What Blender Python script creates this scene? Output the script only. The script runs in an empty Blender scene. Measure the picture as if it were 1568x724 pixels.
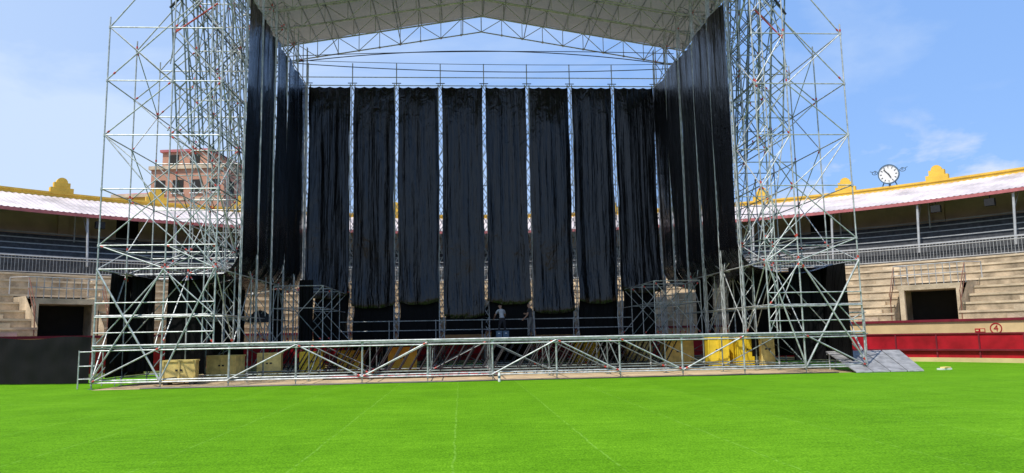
import bpy, math, random
from mathutils import Vector, Matrix, noise
random.seed(7)
sc=bpy.context.scene
rad=math.radians
# ------------------------------------------------------------ materials
def newmat(name):
    m=bpy.data.materials.new(name); m.use_nodes=True
    nt=m.node_tree; b=nt.nodes['Principled BSDF']
    return m,nt,b
def mat(name,col,rough=.6,metal=0,var=.15,scale=3,bump=0,bscale=40,spec=.5,stretch=None,detail=4,dark=None,wear=0):
    m,nt,b=newmat(name)
    N=nt.nodes;L=nt.links
    tc=N.new('ShaderNodeTexCoord'); mp=N.new('ShaderNodeMapping'); L.new(tc.outputs['Object'],mp.inputs['Vector'])
    if stretch: mp.inputs['Scale'].default_value=stretch
    n=N.new('ShaderNodeTexNoise'); n.inputs['Scale'].default_value=scale; n.inputs['Detail'].default_value=detail; n.inputs['Roughness'].default_value=.6
    L.new(mp.outputs[0],n.inputs['Vector'])
    r=N.new('ShaderNodeValToRGB'); r.color_ramp.elements[0].position=.3; r.color_ramp.elements[1].position=.7
    d=dark if dark else [c*(1-var*1.5) for c in col]
    r.color_ramp.elements[0].color=(*d,1); r.color_ramp.elements[1].color=(*[min(1,c*(1+var)) for c in col],1)
    L.new(n.outputs['Fac'],r.inputs[0]); L.new(r.outputs[0],b.inputs['Base Color'])
    b.inputs['Roughness'].default_value=rough; b.inputs['Metallic'].default_value=metal
    b.inputs['Specular IOR Level'].default_value=spec
    if bump:
        n2=N.new('ShaderNodeTexNoise'); n2.inputs['Scale'].default_value=bscale; n2.inputs['Detail'].default_value=5
        L.new(mp.outputs[0],n2.inputs['Vector'])
        bp=N.new('ShaderNodeBump'); bp.inputs['Strength'].default_value=bump; bp.inputs['Distance'].default_value=.05
        L.new(n2.outputs['Fac'],bp.inputs['Height']); L.new(bp.outputs[0],b.inputs['Normal'])
    return m
M={}
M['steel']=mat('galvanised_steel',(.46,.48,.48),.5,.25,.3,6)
M['steeld']=mat('shaded_greenish_steel',(.17,.21,.20),.55,.3,.35,5)  # green-grey lattice steel; its dark tone also paints shade onto rear tubes
M['red']=mat('red_marking',(.55,.06,.04),.5)
M['deck']=mat('deck_board',(.10,.095,.09),.7,0,.3,2,.3)
M['alu']=mat('aluminium_edge',(.50,.51,.51),.55,.1,.25,5,spec=.3)
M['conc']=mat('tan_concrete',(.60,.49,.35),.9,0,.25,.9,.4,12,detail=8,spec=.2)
M['concd']=mat('shaded_concrete',(.46,.37,.26),.9,0,.38,1.3,.4,12,detail=8,spec=.2)  # tan concrete with shade put into the colour, for risers, undersides, recesses
M['wallt']=mat('ochre_plaster',(.68,.56,.42),.9,0,.14,.7,.2,8,spec=.2)
M['yell']=mat('yellow_plaster',(.74,.46,.06),.85,0,.15,.8,.2,8)
M['cream']=mat('cream_paint',(.70,.53,.27),.8,0,.12,1)
M['maroon']=mat('maroon_paint',(.42,.010,.022),.5,0,.25,1.2,spec=.3)
M['maroond']=mat('maroon_cap',(.20,.015,.03),.5,0,.2,2)
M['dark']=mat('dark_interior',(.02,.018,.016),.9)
M['seat']=mat('dark_seat',(.06,.065,.075),.6,0,.35,4)
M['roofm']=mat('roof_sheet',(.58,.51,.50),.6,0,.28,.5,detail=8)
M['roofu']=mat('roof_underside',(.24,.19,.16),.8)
M['fascia']=mat('pink_fascia',(.46,.14,.15),.6)
M['rail']=mat('grey_rail',(.42,.43,.44),.5,.2)
M['brown']=mat('brown_rail',(.2,.08,.05),.6)
M['sand']=mat('sand',(.50,.37,.22),.95,0,.25,1.5,.5,20,detail=8)
M['earth']=mat('earth',(.28,.22,.14),.95,0,.3,.3,.4,10)
M['yelp']=mat('yellow_plastic',(.78,.56,.03),.5,0,.12)
M['crm']=mat('pale_yellow_board',(.70,.54,.18),.6,0,.25)
M['white']=mat('white_enamel',(.8,.8,.78),.4,0,.04)
M['black']=mat('black_paint',(.015,.015,.017),.5)
M['blue']=mat('blue_iron',(.07,.13,.2),.5)
M['rope']=mat('dark_rope',(.04,.04,.045),.8)
M['ramp']=mat('ramp_board',(.25,.25,.255),.7,0,.3,3,.2)
# fabric
def fabric(name,rough=.3,base=.010,bs=1.0,spec=.5):
    m,nt,b=newmat(name);N=nt.nodes;L=nt.links
    b.inputs['Base Color'].default_value=(base,base,base*1.1,1)
    b.inputs['Specular IOR Level'].default_value=spec
    tc=N.new('ShaderNodeTexCoord')
    mp=N.new('ShaderNodeMapping'); mp.inputs['Scale'].default_value=(4,4,.16); L.new(tc.outputs['Object'],mp.inputs['Vector'])
    n=N.new('ShaderNodeTexNoise'); n.inputs['Scale'].default_value=1.6; n.inputs['Detail'].default_value=4; n.inputs['Distortion'].default_value=.25
    L.new(mp.outputs[0],n.inputs['Vector'])
    mp2=N.new('ShaderNodeMapping'); mp2.inputs['Scale'].default_value=(1.2,1.2,.6); mp2.inputs['Rotation'].default_value=(.2,.5,.2); L.new(tc.outputs['Object'],mp2.inputs['Vector'])
    v=N.new('ShaderNodeTexNoise'); v.inputs['Scale'].default_value=2.0;v.inputs['Detail'].default_value=3;v.inputs['Distortion'].default_value=.9; L.new(mp2.outputs[0],v.inputs['Vector'])
    bp=N.new('ShaderNodeBump'); bp.inputs['Strength'].default_value=.7*bs; bp.inputs['Distance'].default_value=.10
    L.new(n.outputs['Fac'],bp.inputs['Height'])
    bp2=N.new('ShaderNodeBump'); bp2.inputs['Strength'].default_value=.4*bs; bp2.inputs['Distance'].default_value=.07
    L.new(v.outputs['Fac'],bp2.inputs['Height']); L.new(bp.outputs[0],bp2.inputs['Normal'])
    L.new(bp2.outputs[0],b.inputs['Normal'])
    b.inputs['Roughness'].default_value=rough
    return m
M['fab']=fabric('black_plastic_sheet',.13,.0015,1,.42)
M['fabm']=fabric('black_cloth',.6,.005,.8,.10)
M['fence']=fabric('black_mesh_fabric',.8,.012,.3,.1)
def canvas():
    m,nt,b=newmat('grey_canvas');N=nt.nodes;L=nt.links
    b.inputs['Base Color'].default_value=(.22,.22,.21,1); b.inputs['Roughness'].default_value=.8
    t=N.new('ShaderNodeBsdfTranslucent'); t.inputs[0].default_value=(.40,.40,.37,1)
    mx=N.new('ShaderNodeMixShader'); mx.inputs[0].default_value=.10
    L.new(b.outputs[0],mx.inputs[1]);L.new(t.outputs[0],mx.inputs[2]);L.new(mx.outputs[0],N['Material Output'].inputs[0])
    tc=N.new('ShaderNodeTexCoord');n=N.new('ShaderNodeTexNoise');n.inputs['Scale'].default_value=.8;n.inputs['Detail'].default_value=4
    L.new(tc.outputs['Object'],n.inputs['Vector']);bp=N.new('ShaderNodeBump');bp.inputs['Strength'].default_value=.7;bp.inputs['Distance'].default_value=.3
    L.new(n.outputs['Fac'],bp.inputs['Height']);L.new(bp.outputs[0],b.inputs['Normal'])
    return m
M['canvas']=canvas()
def turf():
    m,nt,b=newmat('artificial_turf');N=nt.nodes;L=nt.links
    tc=N.new('ShaderNodeTexCoord')
    def noi(sc_,st=(1,1,1),det=3):
        mp=N.new('ShaderNodeMapping');mp.inputs['Scale'].default_value=st;L.new(tc.outputs['Object'],mp.inputs['Vector'])
        n=N.new('ShaderNodeTexNoise');n.inputs['Scale'].default_value=sc_;n.inputs['Detail'].default_value=det;n.inputs['Roughness'].default_value=.75
        L.new(mp.outputs[0],n.inputs['Vector']);return n
    a=noi(38,(1,.6,1),4); c=noi(.4,(1,1,1),5); d=noi(3.0,(.3,1.8,1),4)
    def math_(op,x,y,val=None):
        k=N.new('ShaderNodeMath');k.operation=op
        for i,w in enumerate((x,y)):
            if w is None: continue
            if isinstance(w,(int,float)): k.inputs[i].default_value=w
            else: L.new(w,k.inputs[i])
        return k.outputs[0]
    sp=N.new('ShaderNodeSeparateXYZ');L.new(tc.outputs['Object'],sp.inputs[0])
    wob=noi(.8)
    xx=math_('MULTIPLY',math_('ADD',math_('ADD',sp.outputs['X'],math_('MULTIPLY',wob.outputs['Fac'],.12)),1.05),.5)
    wn=N.new('ShaderNodeTexWhiteNoise');wn.noise_dimensions='1D';L.new(math_('FLOOR',math_('ADD',xx,.5),None),wn.inputs['W'])
    s=math_('ADD',math_('MULTIPLY',a.outputs['Fac'],.62),math_('ADD',math_('MULTIPLY',c.outputs['Fac'],.20),math_('MULTIPLY',d.outputs['Fac'],.18)))
    s=math_('ADD',s,math_('MULTIPLY',math_('SUBTRACT',wn.outputs['Value'],.5),.02))
    r=N.new('ShaderNodeValToRGB')
    e=r.color_ramp.elements; e[0].position=.33;e[0].color=(.032,.10,.003,1);e[1].position=.68;e[1].color=(.20,.43,.02,1)
    x=e.new(.50);x.color=(.090,.24,.006,1)
    L.new(s,r.inputs[0])
    f=math_('ABSOLUTE',math_('SUBTRACT',math_('FRACT',xx,None),.5),None)
    g=math_('LESS_THAN',f,.007)
    fy=math_('ABSOLUTE',math_('SUBTRACT',math_('FRACT',math_('MULTIPLY',math_('ADD',sp.outputs['Y'],math_('MULTIPLY',wob.outputs['Fac'],.25)),.07),None),.5),None)
    gy=math_('LESS_THAN',fy,.0016)
    g=math_('MULTIPLY',math_('MAXIMUM',g,gy),math_('GREATER_THAN',d.outputs['Fac'],.48))
    mx=N.new('ShaderNodeMix');mx.data_type='RGBA';L.new(math_('MULTIPLY',g,.3),mx.inputs['Factor']);L.new(r.outputs[0],mx.inputs['A']);mx.inputs['B'].default_value=(.24,.44,.08,1)
    L.new(mx.outputs['Result'],b.inputs['Base Color'])
    b.inputs['Roughness'].default_value=.9;b.inputs['Specular IOR Level'].default_value=.04
    bp=N.new('ShaderNodeBump');bp.inputs['Strength'].default_value=.4;bp.inputs['Distance'].default_value=.02
    L.new(a.outputs['Fac'],bp.inputs['Height']);L.new(bp.outputs[0],b.inputs['Normal'])
    return m
M['turf']=turf()
def brick():
    m,nt,b=newmat('brick');N=nt.nodes;L=nt.links
    tc=N.new('ShaderNodeTexCoord');bt=N.new('ShaderNodeTexBrick');bt.inputs['Scale'].default_value=3
    mp=N.new('ShaderNodeMapping');mp.inputs['Rotation'].default_value=(rad(90),0,0)
    L.new(tc.outputs['Object'],mp.inputs[0]);L.new(mp.outputs[0],bt.inputs['Vector'])
    bt.inputs['Color1'].default_value=(.50,.24,.15,1);bt.inputs['Color2'].default_value=(.42,.19,.12,1);bt.inputs['Mortar'].default_value=(.5,.36,.27,1)
    L.new(bt.outputs['Color'],b.inputs['Base Color']);b.inputs['Roughness'].default_value=.9
    return m
M['brick']=brick()
# ------------------------------------------------------------ mesh builder
class MB:
    def __init__(s): s.v=[];s.f=[];s.m=[];s.mats=[]
    def mi(s,k):
        if k not in s.mats: s.mats.append(k)
        return s.mats.index(k)
    def face(s,pts,k):
        b=len(s.v);s.v+= [tuple(p) for p in pts];s.f.append(tuple(range(b,b+len(pts))));s.m.append(s.mi(k))
    def tube(s,p,q,r=.024,k='steel',n=6,cap=True):
        p=Vector(p);q=Vector(q);d=q-p
        if d.length<1e-5:return
        d.normalize();a=Vector((0,0,1)) if abs(d.z)<.9 else Vector((1,0,0))
        x=d.cross(a).normalized();y=d.cross(x)
        b=len(s.v);mi=s.mi(k)
        for e in (p,q):
            for i in range(n):
                t=2*math.pi*i/n;s.v.append(tuple(e+x*(r*math.cos(t))+y*(r*math.sin(t))))
        for i in range(n):
            j=(i+1)%n;s.f.append((b+i,b+n+i,b+n+j,b+j));s.m.append(mi)
        if cap:
            s.f.append(tuple(b+i for i in range(n)));s.m.append(mi)
            s.f.append(tuple(b+n+i for i in reversed(range(n))));s.m.append(mi)
    def path(s,pts,r,k,n=6):
        for a,b in zip(pts,pts[1:]): s.tube(a,b,r,k,n)
    def box(s,a,b,k,M4=None):
        x0,y0,z0=a;x1,y1,z1=b
        P=[Vector(p) for p in ((x0,y0,z0),(x1,y0,z0),(x1,y1,z0),(x0,y1,z0),(x0,y0,z1),(x1,y0,z1),(x1,y1,z1),(x0,y1,z1))]
        if M4 is not None: P=[M4@p for p in P]
        c=len(s.v);s.v+=[tuple(p) for p in P];mi=s.mi(k)
        for f in ((0,3,2,1),(4,5,6,7),(0,1,5,4),(1,2,6,5),(2,3,7,6),(3,0,4,7)):
            s.f.append(tuple(c+i for i in f));s.m.append(mi)
    def grid(s,fn,nu,nv,k):
        c=len(s.v);mi=s.mi(k)
        for j in range(nv+1):
            for i in range(nu+1): s.v.append(tuple(fn(i/nu,j/nv)))
        for j in range(nv):
            for i in range(nu):
                a=c+j*(nu+1)+i;s.f.append((a,a+1,a+nu+2,a+nu+1));s.m.append(mi)
    def disc(s,c,nrm,r,k,n=24,r0=0,th=.02):
        nrm=Vector(nrm).normalized();a=Vector((0,0,1));x=nrm.cross(a).normalized();y=x.cross(nrm)
        c=Vector(c)
        P=lambda rr,t,o: c+nrm*o+x*(rr*math.cos(t))+y*(rr*math.sin(t))
        for i in range(n):
            t0=2*math.pi*i/n;t1=2*math.pi*(i+1)/n
            s.face([P(r,t0,0),P(r,t1,0),P(r,t1,th),P(r,t0,th)],k)
            if r0>0:
                s.face([P(r0,t0,th),P(r,t0,th),P(r,t1,th),P(r0,t1,th)],k);s.face([P(r0,t0,0),P(r0,t1,0),P(r0,t1,th),P(r0,t0,th)],k)
            else: s.face([c+nrm*th,P(r,t0,th),P(r,t1,th)],k)
    def obj(s,name,parent=None,smooth=False):
        me=bpy.data.meshes.new(name);me.from_pydata(s.v,[],s.f)
        for k in s.mats: me.materials.append(M[k])
        me.polygons.foreach_set('material_index',s.m)
        if smooth: me.polygons.foreach_set('use_smooth',[True]*len(s.f))
        me.update();o=bpy.data.objects.new(name,me);sc.collection.objects.link(o)
        if parent:o.parent=parent
        return o
def empty(name):
    o=bpy.data.objects.new(name,None);sc.collection.objects.link(o);return o
def ladder(mb,p,q,side,w,step=.5,r=.022,k='steel',k2=None,kind='z'):
    p=Vector(p);q=Vector(q);side=Vector(side).normalized()*w
    L=(q-p).length;n=max(2,int(L/step));k2=k2 or k
    mb.tube(p,q,r,k);mb.tube(p+side,q+side,r,k)
    for i in range(n):
        a=p.lerp(q,i/n);b=p.lerp(q,(i+1)/n)
        if kind=='z':
            if i%2: mb.tube(a,b+side,r*.65,k2,4)
            else: mb.tube(a+side,b,r*.65,k2,4)
        else: mb.tube(a,a+side,r*.7,k2,4)
# ------------------------------------------------------------ ground
CX,CY=1.5,18.5
def pol(a,r,z): return (CX+r*math.cos(rad(a)),CY+r*math.sin(rad(a)),z)
mb=MB();mb.face([(-1500,-1500,0),(1500,-1500,0),(1500,1500,0),(-1500,1500,0)],'earth');mb.obj('ground')
mb=MB()
pts=[pol(a,25.95,.006) for a in range(0,360,3)]
mb.face(pts,'turf');mb.obj('artificial_turf_grass')
mb=MB()
front=[]
for i in range(41):
    x=-12.6+i*.69; front.append((x,26.98+.12*noise.noise((x*.9,3,0))+(.0 if x<-4 else .28),.012))
mb.face(front+[(15.0,40.5,.012),(9,43.1,.012),(-6,43.1,.012),(-12.6,39.5,.012)],'sand');mb.obj('sand_ground')
# ------------------------------------------------------------ ring barrier
A0,A1=-35,215
def revolve(mb,prof,step=1.0,a0=A0,a1=A1,skip=None):
    n=int(round((a1-a0)/step))
    for i in range(n):
        a=a0+i*step;b=a+step
        for (r0,z0,r1,z1,k) in prof:
            if skip and skip(a+step/2,z0,z1,r0,r1): continue
            mb.face([pol(a,r0,z0),pol(b,r0,z0),pol(b,r1,z1),pol(a,r1,z1)],k)
mb=MB()
revolve(mb,[(25.9,0,25.9,.2,'cream'),(25.9,.2,26.0,.2,'cream'),(26,.2,26,1.27,'maroon'),(25.96,1.27,25.96,1.33,'maroond'),(25.96,1.33,26.16,1.33,'maroond'),(26,1.27,25.96,1.27,'maroond'),(26.12,1.3,26.12,0,'maroon'),
 (25.90,.52,25.90,.60,'maroond'),(25.90,.60,26.0,.60,'maroond'),(26.0,.52,25.9,.52,'maroond')],1.0)
for a in range(A0,A1,4):
    Mx=Matrix.Translation(pol(a,25.97,0))@Matrix.Rotation(rad(a),4,'Z')
    mb.box((-.035,-.03,.2),(.03,.03,1.262),'maroond',Mx)
mb.obj('red_ring_barrier')
mb=MB()
revolve(mb,[(27.8,0,27.8,.95,'maroon'),(27.8,.95,27.8,1.86,'cream'),(27.74,1.86,27.74,1.98,'maroond'),(27.74,1.98,28.02,1.98,'maroond'),(27.8,1.86,27.74,1.86,'maroond'),(28.02,1.98,28.02,1.8,'cream')],1.0)
mb.obj('ring_inner_wall')
# ------------------------------------------------------------ grandstand
gs=empty('grandstand')
OPEN=[(36.5,42.5),(85,91),(133,139)]
def inopen(a): return any(o[0]<a<o[1] for o in OPEN)
rows=[];r=28.4;z=1.95
for k in range(8):
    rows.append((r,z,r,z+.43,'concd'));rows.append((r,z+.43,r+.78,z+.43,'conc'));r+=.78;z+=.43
rt,zt=r,z
mb=MB()
revolve(mb,[(28.02,1.95,28.4,1.95,'conc')],1)
revolve(mb,rows,.5,skip=lambda a,z0,z1,r0,r1: inopen(a) and r0<31.4)
lips=[]
for k in range(8):
    rr=28.4+.78*k;zz=1.95+.43*(k+1)
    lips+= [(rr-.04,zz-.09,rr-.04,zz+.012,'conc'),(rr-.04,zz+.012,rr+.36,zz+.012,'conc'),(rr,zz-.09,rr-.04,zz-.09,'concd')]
revolve(mb,lips,.5,skip=lambda a,z0,z1,r0,r1: (inopen(a) and r0<31.4))
for o in OPEN:
    for a,s in ((o[0],-1),(o[1],1)):
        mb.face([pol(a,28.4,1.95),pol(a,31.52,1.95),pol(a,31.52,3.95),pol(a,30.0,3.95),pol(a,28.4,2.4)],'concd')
    n=6
    for i in range(n):
        a=o[0]+(o[1]-o[0])*i/n;b=o[0]+(o[1]-o[0])*(i+1)/n
        mb.face([pol(a,29.2,3.55),pol(b,29.2,3.55),pol(b,29.2,3.82),pol(a,29.2,3.82)],'conc')
        mb.face([pol(a,29.2,3.82),pol(b,29.2,3.82),pol(b,31.55,3.82),pol(a,31.55,3.82)],'conc')
        mb.face([pol(a,29.2,3.55),pol(b,29.2,3.55),pol(b,31.52,3.55),pol(a,31.52,3.55)],'concd')
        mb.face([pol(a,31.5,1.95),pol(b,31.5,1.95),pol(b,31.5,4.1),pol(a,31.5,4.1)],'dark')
        mb.face([pol(a,28.4,1.952),pol(b,28.4,1.952),pol(b,31.5,1.952),pol(a,31.5,1.952)],'concd')
    for a in (o[0]+.35,o[1]-.35):
        Mx=Matrix.Translation(pol(a,29.3,1.95))@Matrix.Rotation(rad(a),4,'Z');mb.box((-.1,-.12,0),(.1,.12,1.597),'conc',Mx)
for a in (31,45,57,69,79,97,109,121,130.5,142,153,165,20,8):
    for k in range(8):
        rr=28.4+.78*k;zz=1.95+.43*k
        Mx=Matrix.Translation(pol(a,rr,zz))@Matrix.Rotation(rad(a),4,'Z')
        mb.box((-.36,-.5,.004),(-.045,.5,.22),'conc',Mx)
mb.obj('seating_tiers',gs)
mb=MB()
for o in OPEN:
    arc=[o[0]-.3+(o[1]-o[0]+.6)*i/10 for i in range(11)]
    for zz in (4.35,4.85): mb.path([pol(a,29.3,zz) for a in arc],.025,'rail')
    for a in arc: mb.tube(pol(a,29.3,3.82),pol(a,29.3,4.85),.02,'rail')
    for a in (o[0]-.3,o[1]+.3):
        col='brown'
        for h in (.5,1.0): mb.tube(pol(a,28.4,2.4+h),pol(a,29.3,3.9+h-.1),.025,col)
        mb.tube(pol(a,28.4,2.0),pol(a,28.4,3.4),.025,col)
        for h in (1.0,): mb.tube(pol(a,29.3,4.85),pol(a,31.6,4.95),.025,'rail')
        mb.tube(pol(a,31.6,4.0),pol(a,31.6,4.95),.025,'rail')
GR=34.75
arc=[A0+i*1.0 for i in range(A1-A0+1)]
for zz in (5.55,6.42,6.28): mb.path([pol(a,GR,zz) for a in arc],.025,'rail',4)
a=A0+.0
while a<A1:
    mb.tube(pol(a,GR,5.55),pol(a,GR,6.42),.014,'rail',4,False);a+=.28
mb.obj('railings',gs)
mb=MB()
g=[(34.64,zt,35.0,zt,'conc')]
r=35.0;z=zt
g.append((35,zt-.02,35,6.0,'seat'));z=6.0
for k in range(5):
    g.append((r,z,r+.2,z,'conc'));g.append((r+.2,z,r+.2,z+.42,'seat'));g.append((r+.2,z+.42,r+.8,z+.42,'seat'));r+=.8;z+=.42
g+=[(39.0,z,40.8,z,'concd'),(40.8,z,40.8,10.8,'wallt')]
revolve(mb,g,1.0)
for k in range(5):
    rr=35.2+.8*k;zz=6.0+.42*(k+1)
    revolve(mb,[(rr-.06,zz+.06,rr-.06,zz+.12,'rail'),(rr-.06,zz+.12,rr+.3,zz+.12,'seat')],1.0)
for k in range(-9,22):
    a=43.1+8*k
    if not A0<a<A1: continue
    Mx=Matrix.Translation(pol(a,40.8,0))@Matrix.Rotation(rad(a),4,'Z')
    mb.box((-.35,-.3,7.5),(-.003,.3,10.6),'wallt',Mx)
    if k%3==1: mb.box((-.08,1.2,8.12),(-.004,2.6,10.1),'dark',Mx)
mb.obj('gallery',gs)
mb=MB()
st=.5;n=int((A1-A0)/st)
for i in range(n):
    a=A0+i*st;b=a+st;m_=a+st*.5
    for (p0,p1,o0,o1) in ((a,m_,.0,.05),(m_,b,.05,.0)):
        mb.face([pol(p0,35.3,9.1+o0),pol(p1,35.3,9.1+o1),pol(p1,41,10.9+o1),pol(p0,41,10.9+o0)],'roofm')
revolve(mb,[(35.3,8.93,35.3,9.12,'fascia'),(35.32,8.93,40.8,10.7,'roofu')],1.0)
revolve(mb,[(41.0,10.6,41.0,11.12,'yell'),(40.94,11.12,40.94,11.24,'yell'),(40.94,11.24,41.4,11.24,'yell'),(41.4,11.24,41.4,0,'wallt'),(40.94,11.12,41,11.12,'yell')],1.0)
for k in range(-9,22):
    a=43.2+8*k
    if not A0<a<A1: continue
    Mx=Matrix.Translation(pol(a,41.17,11.24))@Matrix.Rotation(rad(a),4,'Z')@Matrix.Diagonal((1,.78,.92,1))
    mb.box((-.2,-.85,0),(.2,.85,.35),'yell',Mx);mb.box((-.17,-.6,.35),(.17,.6,.72),'yell',Mx)
    for j in range(8):
        t0=math.pi*j/8;t1=math.pi*(j+1)/8
        P=lambda t,x:Mx@Vector((x,-.42*math.cos(t),.72+.36*math.sin(t)))
        mb.face([P(t0,-.15),P(t1,-.15),P(t1,.15),P(t0,.15)],'yell')
        mb.face([Mx@Vector((-.15,0,.72)),P(t0,-.15),P(t1,-.15)],'yell');mb.face([Mx@Vector((.15,0,.72)),P(t0,.15),P(t1,.15)],'yell')
mb.obj('roof',gs)
mb=MB()
for k in range(-9,22):
    a=43.1+8*k
    if not A0<a<A1: continue
    mb.tube(pol(a,35.05,5.5),pol(a,35.55,8.98),.07,'rail',8)
    mb.tube(pol(a,35.4,8.95),pol(a,40.78,10.55),.06,'maroond',6)
    mb.tube(pol(a,38,7.6),pol(a,38,9.7),.05,'rail',6)
    mb.tube(pol(a,35.4,7.9),pol(a,36.6,9.3),.03,'rail',6)
for rr,zz in ((36.5,9.22),(38,9.7),(39.5,10.2)):
    mb.path([pol(x,rr,zz) for x in range(A0,A1+1,2)],.05,'maroond',4)
for a in (37,41.5,130,139,25):
    Mx=Matrix.Translation(pol(a,35.6,8.35))@Matrix.Rotation(rad(a),4,'Z')
    mb.box((-.2,-.25,0),(.12,.25,.4),'black',Mx);mb.tube(pol(a,35.6,8.7),pol(a,35.6,8.95),.03,'black')
mb.obj('roof_posts',gs)
# ------------------------------------------------------------ clock
mb=MB();a=47.2;c=Vector(pol(a,41.0,12.05));nrm=Vector((-math.cos(rad(a)),-math.sin(rad(a)),0))
side=nrm.cross(Vector((0,0,1))).normalized()
mb.disc(c,nrm,.62,'white',32,0,.10);mb.disc(c+nrm*.0,nrm,.68,'blue',32,.61,.14)
for i in range(12):
    t=2*math.pi*i/12;d=side*math.sin(t)+Vector((0,0,math.cos(t)))
    mb.tube(c+nrm*.115+d*.42,c+nrm*.115+d*.54,.022,'black',4)
for t,l,w in ((rad(208),.30,.035),(rad(40),.44,.028)):
    d=side*math.sin(t)+Vector((0,0,math.cos(t)));mb.tube(c+nrm*.13-d*.06,c+nrm*.13+d*l,w,'black',4)
for s in (-1,1):
    pts=[]
    for i in range(22):
        t=i/21*3.6*math.pi/1.4;rr=.22*(1-i/26)
        pts.append(c+side*s*(.90-.0+rr*math.cos(t+math.pi))+Vector((0,0,.22+rr*math.sin(t+math.pi)*.7)))
    mb.path(pts,.025,'blue',5)
    mb.path([c+side*s*x+Vector((0,0,zz)) for x,zz in ((.66,.2),(.85,.36),(1.0,.28),(1.18,.36))],.025,'blue',5)
    mb.tube(c+side*s*.35+Vector((0,0,-.55)),c+side*s*.5+Vector((0,0,-.9)),.04,'blue')
mb.tube(c+Vector((0,0,-.6)),c+Vector((0,0,-.9)),.07,'blue')
mb.obj('wall_clock')
mb=MB()
def wallp(a,z,off=.02): return Vector(pol(a,27.8-off,z))
a=32.9;nn=Vector((-math.cos(rad(a)),-math.sin(rad(a)),0))
mb.disc(wallp(a,1.5,.004),nn,.26,'maroon',28,.215,.012)
so=mb.obj('section_number_sign')
cu=bpy.data.curves.new('digit','FONT');cu.body='4';cu.size=.42;cu.align_x='CENTER';cu.align_y='CENTER';cu.extrude=.004
cu.materials.append(M['maroon']);t=bpy.data.objects.new('digit',cu);sc.collection.objects.link(t)
xax=Vector((0,0,1)).cross(nn);t.matrix_world=Matrix.Translation(wallp(a,1.5,.012))@Matrix((xax,Vector((0,0,1)),nn)).transposed().to_4x4()
t.parent=so
mb=MB();a=34.3
Mx=Matrix.Translation(wallp(a,1.42,.0))@Matrix.Rotation(rad(a),4,'Z')
mb.box((-.03,-.22,-.09),(-.004,.22,.09),'maroon',Mx);mb.box((-.034,-.19,-.06),(-.031,-.02,.06),'cream',Mx);mb.box((-.034,.06,-.03),(-.031,.18,.03),'cream',Mx)
mb.obj('wall_notice_sign')
# ------------------------------------------------------------ brick buildings
def building(name,x,y,w,d,h,storeys,cols,k,rot=0,bz=0):
    e=empty(name);Mx=Matrix.Translation((x,y,0))@Matrix.Rotation(rot,4,'Z')
    mb=MB();mb.box((-w/2,-d/2,bz),(w/2,d/2,h),k,Mx)
    mb.box((-w/2-.2,-d/2-.2,h),(w/2+.2,d/2+.2,h+.35),'conc',Mx);mb.obj('walls',e)
    mb=MB()
    for s in range(storeys):
        z=h-2.4-s*3
        mb.box((-w/2-.05,-d/2-.06,z-.75),(w/2+.05,-d/2-.002,z-.55),'conc',Mx)
        for c in range(cols):
            cx=-w/2+(c+.5)*w/cols
            mb.box((cx-.55,-d/2-.05,z),(cx+.55,-d/2-.003,z+1.3),'dark',Mx);mb.box((cx-.65,-d/2-.12,z-.1),(cx+.65,-d/2-.055,z-.0),'white',Mx)
        for c in range(3):
            cy=-d/2+(c+.5)*d/3
            mb.box((w/2+.003,cy-.5,z),(w/2+.05,cy+.5,z+1.3),'dark',Mx)
    mb.obj('windows',e)
    return e,Mx
e,Mx=building('brick_apartment_building',-26.2,80,7.5,10,18.6,5,4,'brick',rad(-8))
mb=MB();mb.box((-3.2,-4,18.95),(1.6,4,20.6),'brick',Mx);mb.box((-3.4,-4.2,20.6),(1.8,4.2,20.85),'fascia',Mx)
for cx in (-2,0.2): mb.box((cx-.5,-4.06,19.3),(cx+.5,-4.003,20.3),'dark',Mx)
mb.tube(Mx@Vector((-1,0,20.8)),Mx@Vector((-1,0,22.2)),.05,'rail');mb.obj('penthouse',e)
e,Mx=building('yellow_apartment_building',-32.5,84,6,9,16.6,4,3,'yell',rad(-8))
mb=MB();mb.face([Mx@Vector(p) for p in ((-3.2,-4.7,16.95),(3.2,-4.7,16.95),(3.2,0,18.0),(-3.2,0,18.0))],'fascia');mb.face([Mx@Vector(p) for p in ((-3.2,4.7,16.95),(3.2,4.7,16.95),(3.2,0,18.0),(-3.2,0,18.0))],'fascia');mb.obj('tiled_roof',e)
# ------------------------------------------------------------ stage structure
B=2.33
XS=[-12.85+B*i for i in range(13)]
YS=[27.5+B*i for i in range(7)]
def node(mb,p,r=.05):
    p=Vector(p);mb.tube(p-Vector((0,0,.05)),p+Vector((0,0,.05)),r,'steel',6)
def redmark(mb,p,q,t,l=.09):
    p=Vector(p);q=Vector(q);d=(q-p).normalized();c=p.lerp(q,t)
    mb.tube(c-d*l/2,c+d*l/2,.034,'red',6)
def brace(mb,p,q,r=.024,k='steel'):
    mb.tube(p,q,r,k)
    if random.random()<.5: redmark(mb,p,q,.04+.02*random.random());redmark(mb,p,q,.95)
ss=empty('stage_platform')
mb=MB()
for iy,y in enumerate(YS):
    for ix,x in enumerate(XS):
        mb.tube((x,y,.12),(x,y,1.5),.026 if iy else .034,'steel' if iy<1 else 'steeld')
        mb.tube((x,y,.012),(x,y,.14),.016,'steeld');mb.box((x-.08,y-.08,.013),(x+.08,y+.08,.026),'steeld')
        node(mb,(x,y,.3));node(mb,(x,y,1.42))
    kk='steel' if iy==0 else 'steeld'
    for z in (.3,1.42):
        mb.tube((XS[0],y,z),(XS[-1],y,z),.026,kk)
for x in XS:
    for z in (.3,1.40):
        mb.tube((x,YS[0],z),(x,YS[-1],z),.024,'steeld')
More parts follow.
